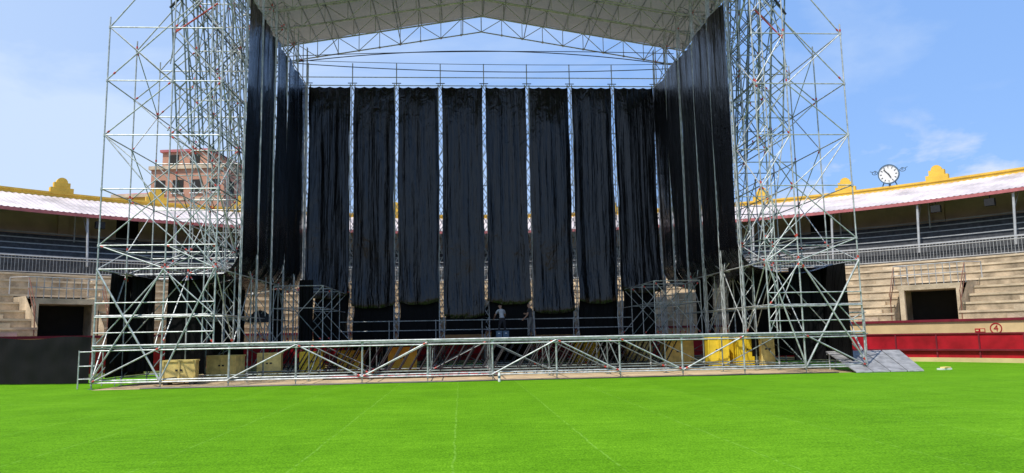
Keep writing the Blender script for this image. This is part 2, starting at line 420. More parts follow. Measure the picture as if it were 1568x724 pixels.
mb.tube((XS[0],27.44,1.5),(XS[-1],27.44,1.5),.038,'alu');mb.tube((XS[0],27.44,1.33),(XS[-1],27.44,1.33),.026,'steel');mb.tube((XS[0],27.46,.22),(XS[-1],27.46,.22),.03,'steel')
pat=[1,0,1,-1,1,0,1,-1,-1,1,0,-1]
for i in range(12):
    if pat[i]==1: brace(mb,(XS[i],27.42,.24),(XS[i+1],27.42,1.42),.028)
    elif pat[i]==-1: brace(mb,(XS[i],27.42,1.42),(XS[i+1],27.42,.24),.028)
for iy in range(1,7):
    for i in range(12):
        if random.random()<.55:
            s=random.random()<.5;brace(mb,(XS[i],YS[iy]-.05,.25 if s else 1.4),(XS[i+1],YS[iy]-.05,1.4 if s else .25),.022,'steeld')
for i in range(13):
    for iy in range(6):
        if random.random()<.5: mb.tube((XS[i]+.04,YS[iy],.3),(XS[i]+.04,YS[iy+1],1.4),.022,'steeld')
mb.obj('substructure',ss)
mb=MB()
for x0,x1,y in ((2.2,5.6,31),(5.9,9.0,33),(1.0,9.5,36),(-5,1,35),(-7,-3,32),(-3.5,1.5,30.5),(-9,-5,34)):
    x=x0
    while x<x1:
        mb.tube((x,y,.03),(x+.75,y,1.33),.03,'black');mb.tube((x,y+.9,.03),(x+.75,y+.9,1.33),.03,'black');x+=.42
    mb.tube((x0,y,.05),(x1,y,.05),.03,'black');mb.tube((x0+.7,y,1.3),(x1+.6,y,1.3),.03,'black')
mb.obj('folding_supports',ss)
mb=MB()
rd=random.Random(3)
for i in range(2,10):
    for j in range(2,6):
        if j<4 and rd.random()<.35: continue
        x0=XS[i]+.01;y0=YS[j]+.012
        for k in range(4):
            yy=y0+k*B/4
            mb.box((x0,yy,1.45),(x0+B-.02,yy+B/4-.012,1.50),'deck')
for (xa,xb,ya,yb) in ((-12.8,-8.2,33.4,36.0),(10.5,15.0,33.4,36.0)):
    y=ya
    while y<yb: mb.box((xa,y,1.45),(xb,y+.30,1.50),'deck');y+=.33
mb.obj('deck_boards',ss)
def tower(name,xo,xm,xi,sgn):
    e=empty(name);mb=MB()
    Yt=YS
    lv=[4.2,5.05,7.1,9.1,11.15,13.2]
    lv2=lv+[15.2,17.2,18.6]
    cols=[xo,xm,xi]
    for iy,y in enumerate(Yt):
        top=13.6 if iy<3 else 13.2
        mb.tube((xo,y,1.4),(xo,y,top if iy<4 else 9.3),.027)
        mb.tube((xm,y,1.4),(xm,y,19.0),.027);mb.tube((xi,y,1.4),(xi,y,19.5),.027)
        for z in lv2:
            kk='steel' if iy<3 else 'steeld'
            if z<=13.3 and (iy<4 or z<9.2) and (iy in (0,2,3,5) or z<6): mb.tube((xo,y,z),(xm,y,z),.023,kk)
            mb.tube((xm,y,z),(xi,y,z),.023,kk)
            for c in cols:
                if z>13.3 and c==xo: continue
                node(mb,(c,y,z),.045)
                if random.random()<.4: mb.tube((c,y,z+.09),(c,y,z+.18),.036,'red')
        f=iy%2
        for a,b in zip(lv2,lv2[1:]):
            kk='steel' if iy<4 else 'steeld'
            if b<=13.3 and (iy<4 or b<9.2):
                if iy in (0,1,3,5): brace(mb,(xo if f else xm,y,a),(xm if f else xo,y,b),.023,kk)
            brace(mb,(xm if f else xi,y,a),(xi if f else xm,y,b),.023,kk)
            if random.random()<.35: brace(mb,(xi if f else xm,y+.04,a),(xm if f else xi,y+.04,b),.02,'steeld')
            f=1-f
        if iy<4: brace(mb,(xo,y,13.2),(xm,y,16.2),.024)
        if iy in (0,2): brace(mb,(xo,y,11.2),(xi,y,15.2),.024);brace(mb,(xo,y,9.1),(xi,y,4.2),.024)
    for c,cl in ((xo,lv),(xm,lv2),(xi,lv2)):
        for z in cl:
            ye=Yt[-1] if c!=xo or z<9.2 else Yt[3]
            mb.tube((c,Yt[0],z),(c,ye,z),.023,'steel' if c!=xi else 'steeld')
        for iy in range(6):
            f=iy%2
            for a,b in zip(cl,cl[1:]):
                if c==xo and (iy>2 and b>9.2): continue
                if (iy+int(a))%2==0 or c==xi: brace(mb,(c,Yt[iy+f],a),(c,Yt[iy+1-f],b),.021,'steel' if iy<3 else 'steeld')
                f=1-f
    mb.obj('standards_and_braces',e)
    mb=MB()
    for j in range(11):
        y=28.0+j*1.25
        p=(xm+sgn*.75,y,19.4);q=(xm-sgn*.05,y,9.2)
        ladder(mb,p,q,(-sgn,0,-.08),.55,.55,.030,'steeld')
        ladder(mb,(xm-sgn*.05,y,9.2),(xi+sgn*.35,y,4.3),(-sgn*.9,0,-.1),.45,.55,.02,'steel') if j%3==0 else None
    for z in (9.4,12,15,18):
        t=(19.4-z)/10.2;x=(xm+sgn*.75)*(1-t)+(xm-sgn*.05)*t
        mb.tube((x,28,z),(x,40.5,z),.024,'steeld');mb.tube((x-sgn*.55,28,z-.05),(x-sgn*.55,40.5,z-.05),.024,'steeld')
    for j in range(5):
        y=28+j*2.5
        x=xm+sgn*.3
        brace(mb,(x+sgn*.3,y,18),(x,y+2.5,12),.022,'steeld');brace(mb,(x,y,12),(x+sgn*.3,y+2.5,18),.022,'steeld')
        brace(mb,(x,y,9.4),(x,y+2.5,12),.022,'steeld')
    for y in (27.5,29.8,34.5):
        ladder(mb,(xi,y,1.5),(xi,y,19.5),(sgn,0,0),.4,.5,.022,'steel')
    mb.tube((xm+sgn*.4,28,14.2),(xi,28,16.8),.05,'black');mb.tube((xm+sgn*.2,28,13.2),(xi+sgn*.4,28,14.4),.03,'red')
    mb.obj('lattice_girders',e)
    mb=MB()
    for y in Yt[:6]:
        for c in (xo,xm,xi): mb.tube((c,y,1.4),(c,y,4.3),.03)
        for z in (2.55,4.2): mb.tube((xo,y,z),(xi,y,z),.026)
    for c in (xo,xm,xi):
        for z in (2.55,4.2): mb.tube((c,Yt[0],z),(c,Yt[5],z),.026)
    brace(mb,(xo,27.45,4.2),(xm,27.45,.25),.036);brace(mb,(xm,27.42,.25),(xi,27.42,4.2),.030)
    brace(mb,(xo,27.4,.3),(xm,27.4,4.2),.028);brace(mb,(xm,27.4,4.15),(xi,27.4,2.55),.024)
    for j in range(5):
        brace(mb,(xo,Yt[j],4.2 if j%2 else .3),(xo,Yt[j+1],.3 if j%2 else 4.2),.026)
        brace(mb,(xm,Yt[j],4.2 if j%2 else 1.5),(xm,Yt[j+1],1.5 if j%2 else 4.2),.022)
        brace(mb,(xi,Yt[j],1.5 if j%2 else 4.2),(xi,Yt[j+1],4.2 if j%2 else 1.5),.022)
        brace(mb,(xo,Yt[j]+.05,1.5),(xm,Yt[j]+.05,4.2),.022);brace(mb,(xi,Yt[j]+.05,1.5),(xm,Yt[j]+.05,4.2),.022)
    for z in (1.95,2.5,3.0): mb.tube((xo,27.46,z),(xi,27.46,z),.022)
    mb.obj('wing_frame',e)
    return e
tower('scaffold_tower',XS[0],XS[1],-8.75,-1)
tower('scaffold_tower',XS[12],XS[11],11.5,1)
mb=MB()
for xa,s in ((-8.4,1),(11.2,-1)):
    for y in (34.5,36.8,39.2,41.4):
        for dx in (0,2.2):
            mb.tube((xa+s*dx,y,1.5),(xa+s*dx,y,4.0),.022,'steel')
        brace(mb,(xa,y,1.5),(xa+s*2.2,y,4),.02);brace(mb,(xa,y,4),(xa+s*2.2,y,1.5),.02,'steeld')
        mb.tube((xa,y,3.0),(xa+s*2.2,y,3.0),.02)
        mb.tube((xa,y,4),(xa+s*2.2,y,4),.022)
    for z in (3.0,4.0):
        for dx in (0,2.2): mb.tube((xa+s*dx,34.5,z),(xa+s*dx,41.4,z),.022)
mb.obj('rear_corner_scaffold')
# ------------------------------------------------------------ back curtain frame
XL,XR,YB=-8.35,11.2,41.0
P8=(XR-XL)/8
mb=MB()
for i in range(9):
    x=XL+P8*i
    ladder(mb,(x-.13,YB+.05,.1),(x-.13,YB+.05,15.7),(1,0,0),.26,.42,.032,'alu',kind='z')
    ladder(mb,(x-.13,YB+.6,.1),(x-.13,YB+.6,15.7),(1,0,0),.26,.5,.022,'steel',kind='z')
    mb.tube((x,YB,15.6),(x,YB,16.9),.03)
    mb.tube((x-.25,YB,15.75),(x+.25,YB,15.75),.025,'black')
for z in (15.62,16.1): mb.tube((XL-.6,YB+.02,z),(XR+.6,YB+.02,z),.026)
for z in (1.9,2.6,4.0,7,10,13):
    mb.tube((XL,YB+.6,z),(XR,YB+.6,z),.022,'steeld')
mb.tube((XL+2,YB-.9,2.45),(XR-2,YB-.9,2.45),.024)
mb.tube((XL+2,YB-.9,1.95),(XR-2,YB-.9,1.95),.024)
for i in range(2,8): mb.tube((XL+P8*i-.3,YB-.9,1.5),(XL+P8*i-.3,YB-.9,2.5),.024)
for i in range(8):
    x=XL+P8*i
    if i in (0,7): brace(mb,(x,YB-.15,1.5),(x+P8,YB-.15,4.2),.024);brace(mb,(x+P8,YB-.2,1.5),(x,YB-.2,4.2),.022)
mb.obj('curtain_support_frame')
# ------------------------------------------------------------ fabrics
def foldfn(seed,w,cr=1.0):
    rs=random.Random(seed)
    fs=[(rs.uniform(2.5,4.5),rs.uniform(0,6),.030),(rs.uniform(7,11),rs.uniform(0,6),.016),(rs.uniform(15,22),rs.uniform(0,6),.008)]
    o=rs.uniform(0,100)
    def f(u,z):
        d=0
        for k,p,a in fs: d+=a*math.sin(k*u*2+p+.9*noise.noise((u*2,z*.08,o+k)))
        e=min(u,1-u)
        d*=(.6+1.3*math.exp(-e*7))
        d+=.12*noise.noise((u*1.6+o,z*.12,1.3))+.036*noise.noise((u*5+z*.15,z*.22,o))+cr*.02*noise.noise((u*4-z*.5,z*.8,o+5))
        return d
    return f
bot=[3.9,3.35,3.5,2.7,3.45,2.9,3.4,3.95]
e=empty('back_black_curtain')
for i in range(8):
    x0=XL+P8*i+.10;x1=x0+P8-.21;f=foldfn(i*3+1,2)
    zb=bot[i];zt_=15.5
    def fn(u,v,x0=x0,x1=x1,f=f,zb=zb,i=i):
        z=zt_-(zt_-zb)*v
        t=max(0,(z-zb));bul=0
        if t<2.6:
            q=1-t/2.6; bul=-.30*q*q+.12*q**8
        sag=.20*math.sin(u*math.pi*1.0)*v**3
        nar=.05*math.sin(z*.7+i*2)+.02*math.sin(z*2.1+i)
        top=.07*abs(math.sin(u*math.pi*4))*(1 if v<.01 else 0)
        cx=(x0+x1)/2
        ww=1+.03*max(0,1-t/3)*math.sin(i*1.7+1)
        x=cx+(x0+(x1-x0)*u-cx)*ww+nar*(1 if u<.5 else -1)*(abs(u-.5)*1.2)
        return (x,YB-.14+f(u,z)*(.3+.7*min(1,v*6))+bul, z-top-sag+(.08*noise.noise((u*3,i,7)) if v>.97 else 0))
    mb=MB();mb.grid(fn,40,130,'fab');mb.obj('upper_drape',e,True)
lb=[1.45,.05,1.4,1.7,.05,1.6,.05,1.5]
for i in range(8):
    x0=XL+P8*i+.12;x1=x0+P8-.24
    x0+=.40 if i==0 else .05;x1-=.35 if i==7 else .0
    f=foldfn(100+i,2);zt_l=bot[i]+.9
    def fn(u,v,x0=x0,x1=x1,f=f,zb=lb[i],zt_l=zt_l,i=i):
        z=zt_l-(zt_l-zb)*v
        return (x0+(x1-x0)*u+.05*math.sin(z*2+i),YB-.03+f(u,z)*.9,z)
    mb=MB();mb.grid(fn,30,40,'fabm');mb.obj('lower_drape',e,True)
def side(name,X,xo,s,zo):
    e=empty(name)
    n=5;y0=29.4;pw=(41.0-y0)/n
    for i in range(n):
        ya=y0+pw*i+.08;yb=ya+pw-.16;f=foldfn(200+i+int(X),2,.6)
        Wd=abs(xo-X);Rr=.7;zb=4.5;Hs=15.5-zb-Rr
        tot=Hs+Rr*math.pi/2+(Wd-Rr)
        def fn(u,v,ya=ya,yb=yb,f=f,i=i):
            y=ya+(yb-ya)*u;d=v*tot;dd=f(u,15.5-d)
            if d>Hs: y+=(u-.5)*.18*min(1,(d-Hs)/.5)
            if d<Hs: return (X+dd*1.1,y,15.5-d)
            d2=d-Hs
            if d2<Rr*math.pi/2:
                t=d2/Rr
                return (X+s*Rr*(1-math.cos(t))+dd*.9,y,zb+Rr-Rr*math.sin(t)-.35*math.sin(t)**3)
            q=min(1,(d2-Rr*math.pi/2)/(Wd-Rr))
            xx=X+s*Rr+s*(Wd-Rr)*q
            return (xx,y,(zb-.35)*(1-q)+4.27*q-.30*math.sin(math.pi*q)+dd*.5)
        mb=MB();mb.grid(fn,26,130,'fab');mb.obj('drape',e,True)
    return e
side('side_black_curtain',-8.42,XS[0],-1,0)
side('side_black_curtain',11.25,XS[12],1,0)
mb=MB()
for X in (-8.42,11.25):
    mb.tube((X,27.5,15.6),(X,41.2,15.6),.03)
    for i in range(6):
        y=29.4+i*2.32;ladder(mb,(X,y-.1,1.5),(X,y-.1,17.8),(0,1,0),.2,.45,.022,'steel')
mb.obj('side_curtain_frame')
def drape(name,p,q,zt_,zb,seed,k='fabm'):
    p=Vector(p+(0,));q=Vector(q+(0,));d=(q-p);nrm=Vector((-d.y,d.x,0)).normalized();f=foldfn(seed,2)
    def fn(u,v):
        z=zt_-(zt_-zb)*v;a=p+d*u+nrm*f(u*1.0,z)*1.6
        return (a.x,a.y,z)
    mb=MB();mb.grid(fn,30,30,k);return mb.obj(name,None,True)
drape('wing_black_drape',(-12.75,28.3),(-12.75,31.5),4.15,.35,1)
drape('wing_black_drape',(-12.7,29.9),(-11.7,29.9),4.15,.5,11)
drape('wing_black_drape',(-11.3,29.95),(-9.9,30.1),4.15,.35,2)
drape('wing_black_drape',(-12.5,36.9),(-10.3,36.9),4.15,.9,12)
drape('wing_black_drape',(-9.6,38.6),(-8.9,38.7),4.1,1.3,8)
drape('wing_black_drape',(-7.35,35.0),(-6.75,35.0),4.3,1.5,3)
drape('wing_black_drape',(15.0,28.0),(15.0,32.2),4.15,.4,4)
drape('wing_black_drape',(13.4,29.95),(14.9,29.95),4.15,.4,5)
drape('wing_black_drape',(12.6,32.2),(14.9,32.2),4.15,.5,15)
drape('wing_black_drape',(13.2,36.4),(15.6,36.4),4.15,.5,6)
drape('wing_black_drape',(12.0,37.6),(12.9,37.6),4.1,1.2,7)
# ------------------------------------------------------------ stage roof
ro=empty('stage_roof')
RX0,RX1,RC=-10.3,13.2,1.35
def rz(x,off=0): return 18.0+2.0*(1-abs(x-RC)/(RX1-RC))+off
mb=MB()
def fn(u,v):
    x=RX0+(RX1-RX0)*u;y=26.5+v*15.2
    s=(v*7)%1.0
    return (x,y,rz(x)+.10-.10*math.sin(math.pi*s)+.05*noise.noise((x,y,0)))
mb.grid(fn,40,84,'canvas');mb.obj('canvas_cover',ro,True)
mb=MB()
for j in range(8):
    y=26.6+j*2.14
    for s in (-1,1):
        xe=RX0 if s<0 else RX1
        n=10
        for i in range(n):
            xa=RC+(xe-RC)*i/n;xb=RC+(xe-RC)*(i+1)/n
            mb.tube((xa,y,rz(xa)),(xb,y,rz(xb)),.035,'steel');mb.tube((xa,y,rz(xa)-.95),(xb,y,rz(xb)-.95),.035,'steel')
            mb.tube((xb,y,rz(xb)),(xb,y,rz(xb)-.95),.022,'steel')
            if i%2: mb.tube((xa,y,rz(xa)),(xb,y,rz(xb)-.95),.022,'steel')
            else: mb.tube((xa,y,rz(xa)-.95),(xb,y,rz(xb)),.022,'steel')
            if j==7: node(mb,(xb,y,rz(xb)-.95),.06)
    mb.tube((RC,y,rz(RC)),(RC,y,rz(RC)-.95),.03,'steel')
for i in range(21):
    x=RX0+(RX1-RX0)*i/20;mb.tube((x,26.6,rz(x,-.02)),(x,41.6,rz(x,-.02)),.03,'steeld')
    if i%3==0:
        mb.tube((x,26.6,rz(x,-.95)),(x,41.6,rz(x,-.95)),.026,'steeld')
        for j in range(7):
            y=26.6+j*2.14;mb.tube((x,y,rz(x,-.95)),(x,y+2.14,rz(x,-.05)),.02,'steeld')
mb.obj('roof_trusses',ro)
mb=MB()
def cat(p,q,sag,n=24): 
    p=Vector(p);q=Vector(q);return [p.lerp(q,i/n)-Vector((0,0,sag*4*(i/n)*(1-i/n))) for i in range(n+1)]
mb.path(cat((-9.3,41.2,17.0),(12.3,41.2,17.0),-.75),.028,'rope',5)
mb.path(cat((-9.3,41,16.9),(12.3,41,16.7),.35),.026,'rope',5)
mb.path(cat((-9.3,40.5,17.1),(12.3,40.5,17.4),-.2),.022,'rope',5)
mb.path(cat((-8.5,39,16.3),(11.3,39,16.2),.12),.016,'rope',5)
mb.obj('roof_cables',ro)
# ------------------------------------------------------------ fences, ramp etc.
mb=MB()
p=Vector((-14.75,31.2,0));q=Vector((-19.6,32.4,0));d=q-p;nn=Vector((-d.y,d.x,0)).normalized();ff=foldfn(55,3)
mb.grid(lambda u,v:(p+d*u+nn*(ff(u,v*2)*1.2+.05*math.sin(u*28+v*2)*(1-v*.5)+.04*noise.noise((u*9,v*3,2)))+Vector((0,0,1.80*(1-v)+.04+.05*math.sin(u*9)*(1-v)))),80,24,'fence')
fo=mb.obj('black_fabric_fence',None,True)
mb=MB()
bk=nn if nn.y>0 else -nn
for i in range(4):
    c=p+d*(i/3)+bk*.35;mb.tube(c+Vector((0,0,.0)),c+Vector((0,0,1.80)),.025)
o=mb.obj('fence_frame',fo)
mb=MB()
ra=[Vector((14.35,26.85,.02)),Vector((16.95,26.85,.02)),Vector((17.6,29.4,.70)),Vector((14.5,29.4,.70))]
for j in range(4):
    t0,t1=j/4,(j+1)/4-.012
    A=ra[0].lerp(ra[1],t0);Bq=ra[0].lerp(ra[1],t1);C=ra[3].lerp(ra[2],t1);D=ra[3].lerp(ra[2],t0)
    u_=Vector((0,0,.035))
    mb.face([A+u_,Bq+u_,C+u_,D+u_],'ramp');mb.face([A,D,C,Bq],'ramp')
    mb.face([A,Bq,Bq+u_,A+u_],'alu');mb.face([A,A+u_,D+u_,D],'ramp');mb.face([Bq,C,C+u_,Bq+u_],'ramp')
for x in (14.6,16.0,17.5):
    mb.tube((x,29.3,.01),(x,29.3,.68),.03);
mb.tube((14.5,29.3,.62),(17.6,29.3,.62),.03)
mb.obj('access_ramp')
mb=MB()
for x,y in ((17.1,31.0),(15.3,31.0),(17.1,33)):
    mb.tube((x,y,.02),(x,y,2.4),.026);mb.tube((x,y,.02),(x,y,.03),.08)
for z in (.5,1.4,2.3): mb.tube((15.2,31,z),(17.2,31,z),.022);mb.tube((17.1,30.9,z),(17.1,33.1,z),.022)
brace(mb,(15.3,31,2.3),(17.1,31,.3));brace(mb,(15.3,31,1.4),(17.1,31,2.3));brace(mb,(17.1,31,.4),(17.1,33,2.3))
mb.obj('scaffold_guard_rail')
mb=MB()
for x in (-13.45,-12.98):
    for y in (27.8,29.6): mb.tube((x,y,.01),(x,y,1.35),.024)
for z in (.35,.8,1.3):
    mb.tube((-13.45,27.8,z),(-12.9,27.8,z),.02);mb.tube((-13.45,27.8,z),(-13.45,29.6,z),.02)
mb.obj('scaffold_guard_rail')
def crate(x,y,w,h,k,rot=0,z=0.012):
    mb=MB();Mx=Matrix.Translation((x,y,z))@Matrix.Rotation(rot,4,'Z')
    mb.box((-w/2,-.4,.1),(w/2,.4,h),k,Mx);mb.box((-w/2-.03,-.43,h),(w/2+.03,.43,h+.06),k,Mx)
    for sx in (-1,1): mb.box((sx*(w/2-.1)-.08,-.42,0),(sx*(w/2-.1)+.08,.42,.1),'black',Mx)
    n=max(2,int(w/.4))
    for i in range(n+1):
        xx=-w/2+w*i/n;mb.box((xx-.03,-.43,.1),(xx+.03,-.402,h-.002),k,Mx)
    mb.box((-.12,-.425,h*.6),(.12,-.404,h*.6+.06),'black',Mx)
    mb.obj('yellow_storage_crate')
for x,y,w,h,k,r_ in ((-10.5,29.4,1.1,.85,'crm',.15),(-9.6,31.9,1.2,.95,'crm',-.2),(-8.0,32.6,.9,1.0,'crm',.1),(-6.4,33.4,.9,1.0,'yelp',0),(-4.9,34.6,1.1,1.0,'yelp',0),
    (-2.6,34.4,1.2,1.1,'yelp',0),(9.9,34.4,1.3,1.15,'crm',0),(11.3,33.0,.85,1.28,'yelp',-.1),(12.35,32.8,.75,1.28,'yelp',.1),(13.1,31.9,.5,1.3,'crm',-.2),(8.6,36.6,1.2,1.1,'crm',0),(6.0,36.5,1.2,1.15,'yelp',0)):
    crate(x,y,w,h,k,r_)
mb=MB()
mb.grid(lambda u,v:(-5.5+7.0*u,30.2+3.2*v,.03+.03*noise.noise((u*7,v*4,3))+.02),20,10,'maroon')
mb.obj('red_barrier_standin')  # added red sheet, stands in for the sunlit barrier seen under the stage
mb=MB()
for s_,ya in ((1,27.2),(2,27.0)):
    pts=[(-11+i*.45,ya+.16*noise.noise((i*.23,s_*5,0)),.03) for i in range(56)]
    mb.path(pts,.016,'black',5)
mb.obj('power_cables')
mb=MB()
c=Vector((1.32,26.6,.006))
prof=[(0,.0),(.045,.002),(.048,.05),(.043,.12),(.048,.2),(.045,.25),(.02,.31),(.018,.34)]
def lathe(mb,c,prof,k,n=14,km=None):
    for (r0,z0),(r1,z1) in zip(prof,prof[1:]):
        kk=km(z0) if km else k
        for i in range(n):
            t0=2*math.pi*i/n;t1=2*math.pi*(i+1)/n
            mb.face([c+Vector((r0*math.cos(t0),r0*math.sin(t0),z0)),c+Vector((r0*math.cos(t1),r0*math.sin(t1),z0)),c+Vector((r1*math.cos(t1),r1*math.sin(t1),z1)),c+Vector((r1*math.cos(t0),r1*math.sin(t0),z1))],kk)
lathe(mb,c,prof,'white',km=lambda z:'blue' if .1<z<.2 else 'white')
mb.tube(c+Vector((0,0,.34)),c+Vector((0,0,.37)),.02,'blue',10)
mb.obj('water_bottle')
mb=MB();mb.box((-.25,-.12,0),(.25,.12,.06),'white',Matrix.Translation((18.2,27.6,.008))@Matrix.Rotation(.3,4,'Z'));mb.box((-.2,-.1,.062),(.2,.1,.11),'crm',Matrix.Translation((18.25,27.6,.008))@Matrix.Rotation(.5,4,'Z'));mb.obj('timber_offcuts')
mb=MB();c=Vector((-9.05,34.8,1.5))
lathe(mb,c,[(0,1.45),(.25,1.38),(.5,1.12),(.58,.9),(.54,.9),(.45,1.1),(.0,1.36)],'black',12)
mb.tube(c,c+Vector((0,0,1.5)),.02,'steel')
for t in (0,2.1,4.2): mb.tube(c+Vector((0,0,.5)),c+Vector((.4*math.cos(t),.4*math.sin(t),0.01)),.015,'black')
mb.obj('black_parasol')
# ------------------------------------------------------------ people
M['skin']=mat('skin',(.42,.24,.16),.6,0,.05);M['hair']=mat('hair',(.02,.014,.01),.7)
M['tgrey']=mat('grey_tshirt',(.50,.51,.54),.9);M['tblk']=mat('dark_tshirt',(.05,.05,.06),.9);M['torg']=mat('orange_vest',(.75,.18,.03),.8)
M['dtr']=mat('dark_trousers',(.03,.03,.035),.9);M['gtr']=mat('grey_trousers',(.16,.15,.14),.9);M['shoe']=mat('shoe',(.03,.025,.02),.7)
def person(name,loc,rotz,lean,shirt,trous,armL,armR,scale=1.0,knee=0,stance=.12):
    J={};E=[];Rr={}
    def j(n,p,r): J[n]=Vector(p);Rr[n]=r
    def fw(p,pivot=(0,0,.95),a=lean):
        v=Vector(p)-Vector(pivot);return Matrix.Rotation(-a,3,'X')@v+Vector(pivot)
    kf=knee
    hipz=.95-kf*.25
    off=Vector((0,0,hipz-.95))
    j('pel',(0,0,hipz),.135)
    for n,p,r in (('wa',(0,0,1.08),.125),('ch',(0,.01,1.30),.15),('sh',(0,0,1.43),.10),('nk',(0,.01,1.50),.058),('hd1',(0,.02,1.58),.075),('hd2',(0,.015,1.68),.098),('hd3',(0,.0,1.755),.065),('nose',(0,.125,1.655),.018)):
        j(n,fw(p)+off,r)
    E+=[('pel','wa'),('wa','ch'),('ch','sh'),('sh','nk'),('nk','hd1'),('hd1','hd2'),('hd2','hd3'),('hd2','nose')]
    for s,tag,arm in ((-1,'L',armL),(1,'R',armR)):
        j('hip'+tag,(s*.10,0,hipz-.06),.10)
        j('kn'+tag,(s*(.11+stance*.4),.06+kf*.25*1,.50),.062);j('an'+tag,(s*(.11+stance),-.02,.10),.042);j('he'+tag,(s*(.11+stance),.0,.05),.045);j('to'+tag,(s*(.12+stance),.17,.035),.035)
        E+=[('pel','hip'+tag),('hip'+tag,'kn'+tag),('kn'+tag,'an'+tag),('an'+tag,'he'+tag),('he'+tag,'to'+tag)]
        S=fw((s*.19,0,1.42))+off;j('s'+tag,S,.065);E.append(('sh','s'+tag))
        el=S+Vector(arm[0]);wr=S+Vector(arm[1]);j('e'+tag,el,.043);j('w'+tag,wr,.03);E+=[('s'+tag,'e'+tag),('e'+tag,'w'+tag)]
        d=(wr-el).normalized();sd=d.cross(Vector((s,0.01,0)));sd=sd.normalized() if sd.length>.1 else Vector((0,1,0))
        j('p'+tag,wr+d*.06,.034);E.append(('w'+tag,'p'+tag))
        pl=sd.cross(d).normalized()
        for fi in range(4):
            b=wr+d*.09+sd*(.03-.02*fi);l=(.075,.085,.08,.06)[fi]
            j('f%d%s'%(fi,tag),b,.0095);j('g%d%s'%(fi,tag),b+d*l*.55,.009);j('h%d%s'%(fi,tag),b+d*l*.85+pl*l*.35,.008)
            E+=[('p'+tag,'f%d%s'%(fi,tag)),('f%d%s'%(fi,tag),'g%d%s'%(fi,tag)),('g%d%s'%(fi,tag),'h%d%s'%(fi,tag))]
        j('t'+tag,wr+d*.05+sd*.045,.011);j('u'+tag,wr+d*.085+sd*.065,.009);E+=[('p'+tag,'t'+tag),('t'+tag,'u'+tag)]
    names=list(J);idx={n:i for i,n in enumerate(names)}
    me=bpy.data.meshes.new(name);me.from_pydata([J[n] for n in names],[(idx[a],idx[b]) for a,b in E],[])
    o=bpy.data.objects.new(name+'_tmp',me);sc.collection.objects.link(o)
    md=o.modifiers.new('s','SKIN');md.use_smooth_shade=True
    sv=me.skin_vertices[0].data
    for i,n in enumerate(names): sv[i].radius=(Rr[n],Rr[n]*(.8 if n in('ch','wa','pel') else 1));sv[i].use_root=(n=='pel')
    sb=o.modifiers.new('b','SUBSURF');sb.levels=1;sb.render_levels=1
    dg=bpy.context.evaluated_depsgraph_get();dg.update()
    m2=bpy.data.meshes.new_from_object(o.evaluated_get(dg));bpy.data.objects.remove(o)
    ms=[shirt,trous,'skin','hair','shoe'];
    m2.materials.clear()
    for k in ms:m2.materials.append(M[k])
    def dist(p,a,b):
        ab=b-a;t=max(0,min(1,(p-a).dot(ab)/ab.length_squared));return (p-(a+ab*t)).length,t
    hc=J['hd2'];hf=(J['nose']-J['hd2']).normalized()
    for pg in m2.polygons:
        c=pg.center;best=min(((dist(c,J[a],J[b])[0]-.5*min(Rr[a],Rr[b]),a,b,dist(c,J[a],J[b])[1]) for a,b in E))
        _,a,b,t=best;k=0
        if b in('knL','knR','anL','anR','hipL','hipR'): k=1
        elif b in('heL','heR','toL','toR'): k=4
        elif a[0] in 'efghpwtu' and a not in('wa','pel') : k=2
        elif b in('eL','eR') : k=0 if t<.6 else 2
        elif a in('nk','hd1','hd2') or b=='nk': 
            k=2
            if a!='nk' and b!='nk' and ((c-hc).dot(hf)<.03 or c.z>hc.z+.06): k=3
        elif a=='pel' and b=='wa' and t<.3: k=1
        pg.material_index=k;pg.use_smooth=True
    o=bpy.data.objects.new(name,m2);sc.collection.objects.link(o)
    mb=MB()
    up=Vector((0,0,1));sx=Vector((1,0,0));
    for s in(-1,1):
        e_=hc+hf*.088+sx*s*.032+up*.012;mb.tube(e_,e_+hf*.012,.010,'black',8)
        e_=hc+sx*s*.088;mb.tube(e_-up*.03,e_+up*.03,.016,'skin',6)
    m_=hc+hf*.085-up*.052;mb.tube(m_-sx*.022,m_+sx*.022,.008,'maroon',6)
    mb.obj('face_parts',o)
    o.location=loc;o.rotation_euler=(0,0,rotz);o.scale=(scale,)*3
    return o
person('stage_worker',(2.15,39.2,1.5),rad(20),.35,'tgrey','dtr',((-.1,.12,-.25),(-.05,.35,-.38)),((.1,.12,-.25),(.05,.36,-.36)))
person('stage_worker',(3.66,39.3,1.5),rad(60),.12,'tblk','gtr',((-.08,.02,-.28),(-.1,.2,-.45)),((.1,.1,-.24),(.08,.34,-.2)))
person('stage_worker',(-12.0,34.5,1.5),rad(-100),.6,'torg','dtr',((-.05,.14,-.24),(-.03,.3,-.42)),((.06,.14,-.24),(.03,.32,-.4)),knee=.3)
mb=MB()
for dx in (0,.35):
    Mx=Matrix.Translation((1.95+dx,38.8,1.5));mb.box((-.15,-.2,0),(.15,.2,.3),'blue',Mx);mb.box((-.16,-.21,.3),(.16,.21,.34),'blue',Mx);mb.box((-.05,-.215,.2),(.05,-.203,.24),'white',Mx)
mb.obj('blue_tool_box')
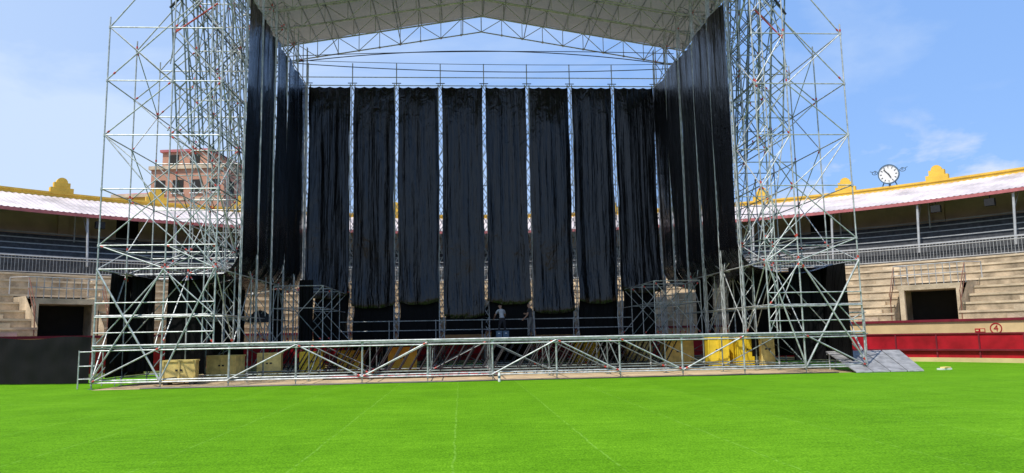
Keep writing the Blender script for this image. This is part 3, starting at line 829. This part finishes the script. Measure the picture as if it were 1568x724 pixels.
# ------------------------------------------------------------ world, sun
SA=Vector((-.62,-.68,0)).normalized();EL=rad(62)
w=bpy.data.worlds.new('World');sc.world=w;w.use_nodes=True;nt=w.node_tree;N=nt.nodes;L=nt.links
bg=N['Background'];sky=N.new('ShaderNodeTexSky');sky.sky_type='NISHITA';sky.sun_disc=False;sky.sun_elevation=EL;sky.sun_rotation=math.atan2(SA.x,SA.y)%(2*math.pi)
sky.air_density=1.0;sky.dust_density=.6;sky.ozone_density=2.0
tc=N.new('ShaderNodeTexCoord')
def wnoise(sc_,st,loc,det=8,dist=.4):
    mp=N.new('ShaderNodeMapping');mp.inputs['Scale'].default_value=st;mp.inputs['Location'].default_value=loc
    n=N.new('ShaderNodeTexNoise');n.inputs['Scale'].default_value=sc_;n.inputs['Detail'].default_value=det;n.inputs['Roughness'].default_value=.55;n.inputs['Distortion'].default_value=dist
    L.new(tc.outputs['Generated'],mp.inputs[0]);L.new(mp.outputs[0],n.inputs['Vector']);return n.outputs['Fac']
def wm(op,x,y,clamp=False):
    k=N.new('ShaderNodeMath');k.operation=op;k.use_clamp=clamp
    for i,q in enumerate((x,y)):
        if isinstance(q,(int,float)): k.inputs[i].default_value=q
        else: L.new(q,k.inputs[i])
    return k.outputs[0]
def mixc(fac,a,b):
    mx=N.new('ShaderNodeMix');mx.data_type='RGBA';L.new(fac,mx.inputs['Factor']);L.new(a,mx.inputs['A'])
    if isinstance(b,tuple): mx.inputs['B'].default_value=b
    else: L.new(b,mx.inputs['B'])
    return mx.outputs['Result']
n1=wnoise(1.5,(1.2,1.2,3.2),(.3,0,.2))
sp=N.new('ShaderNodeSeparateXYZ');L.new(tc.outputs['Generated'],sp.inputs[0])
hz=N.new('ShaderNodeValue');hz.outputs[0].default_value=.66
blue=mixc(hz.outputs[0],sky.outputs[0],(2.2,4.1,8.2,1))
veil=wm('ADD',wm('MULTIPLY',wm('SUBTRACT',n1,.46),3.4,True),wm('SUBTRACT',.16,wm('MULTIPLY',sp.outputs['X'],.75)),True)
veil=wm('MINIMUM',veil,.85)
c1=mixc(veil,blue,(4.9,5.9,7.4,1))
n2=wnoise(4.2,(1.6,1.6,3.4),(2.1,.7,.1),9,.2)
cu_=wm('MULTIPLY',wm('SUBTRACT',n2,.53),9,True)
lowm=wm('MULTIPLY',wm('SUBTRACT',.27,sp.outputs['Z']),9,True)
rm=wm('MULTIPLY',wm('SUBTRACT',sp.outputs['X'],.15),6,True)
cu_=wm('MULTIPLY',wm('MULTIPLY',cu_,lowm),wm('MULTIPLY',rm,.9))
c2=mixc(cu_,c1,(6.4,6.6,6.9,1))
L.new(c2,bg.inputs[0]);bg.inputs[1].default_value=.14
sl=bpy.data.lights.new('sun','SUN');sl.energy=5.0;sl.angle=rad(.5);sl.color=(1,.95,.87)
so=bpy.data.objects.new('sun',sl);sc.collection.objects.link(so)
dv=Vector((SA.x*math.cos(EL),SA.y*math.cos(EL),math.sin(EL)));so.rotation_euler=(dv).to_track_quat('Z','Y').to_euler()
# ------------------------------------------------------------ camera
y_,p_,r_=rad(4),rad(7.5),.019
F=Vector((math.sin(y_)*math.cos(p_),math.cos(y_)*math.cos(p_),math.sin(p_)))
R0=Vector((math.cos(y_),-math.sin(y_),0));U0=R0.cross(F)
R=R0*math.cos(r_)-U0*math.sin(r_);U=R0*math.sin(r_)+U0*math.cos(r_)
cam=bpy.data.cameras.new('camera');cam.sensor_width=36;cam.lens=26.4;cam.clip_end=5000;cam.clip_start=.1
co=bpy.data.objects.new('camera',cam);sc.collection.objects.link(co)
co.matrix_world=Matrix.Translation((0,0,1.6))@Matrix((R,U,-F)).transposed().to_4x4()
sc.camera=co
sc.view_settings.view_transform='Standard';sc.view_settings.look='None';sc.view_settings.exposure=0
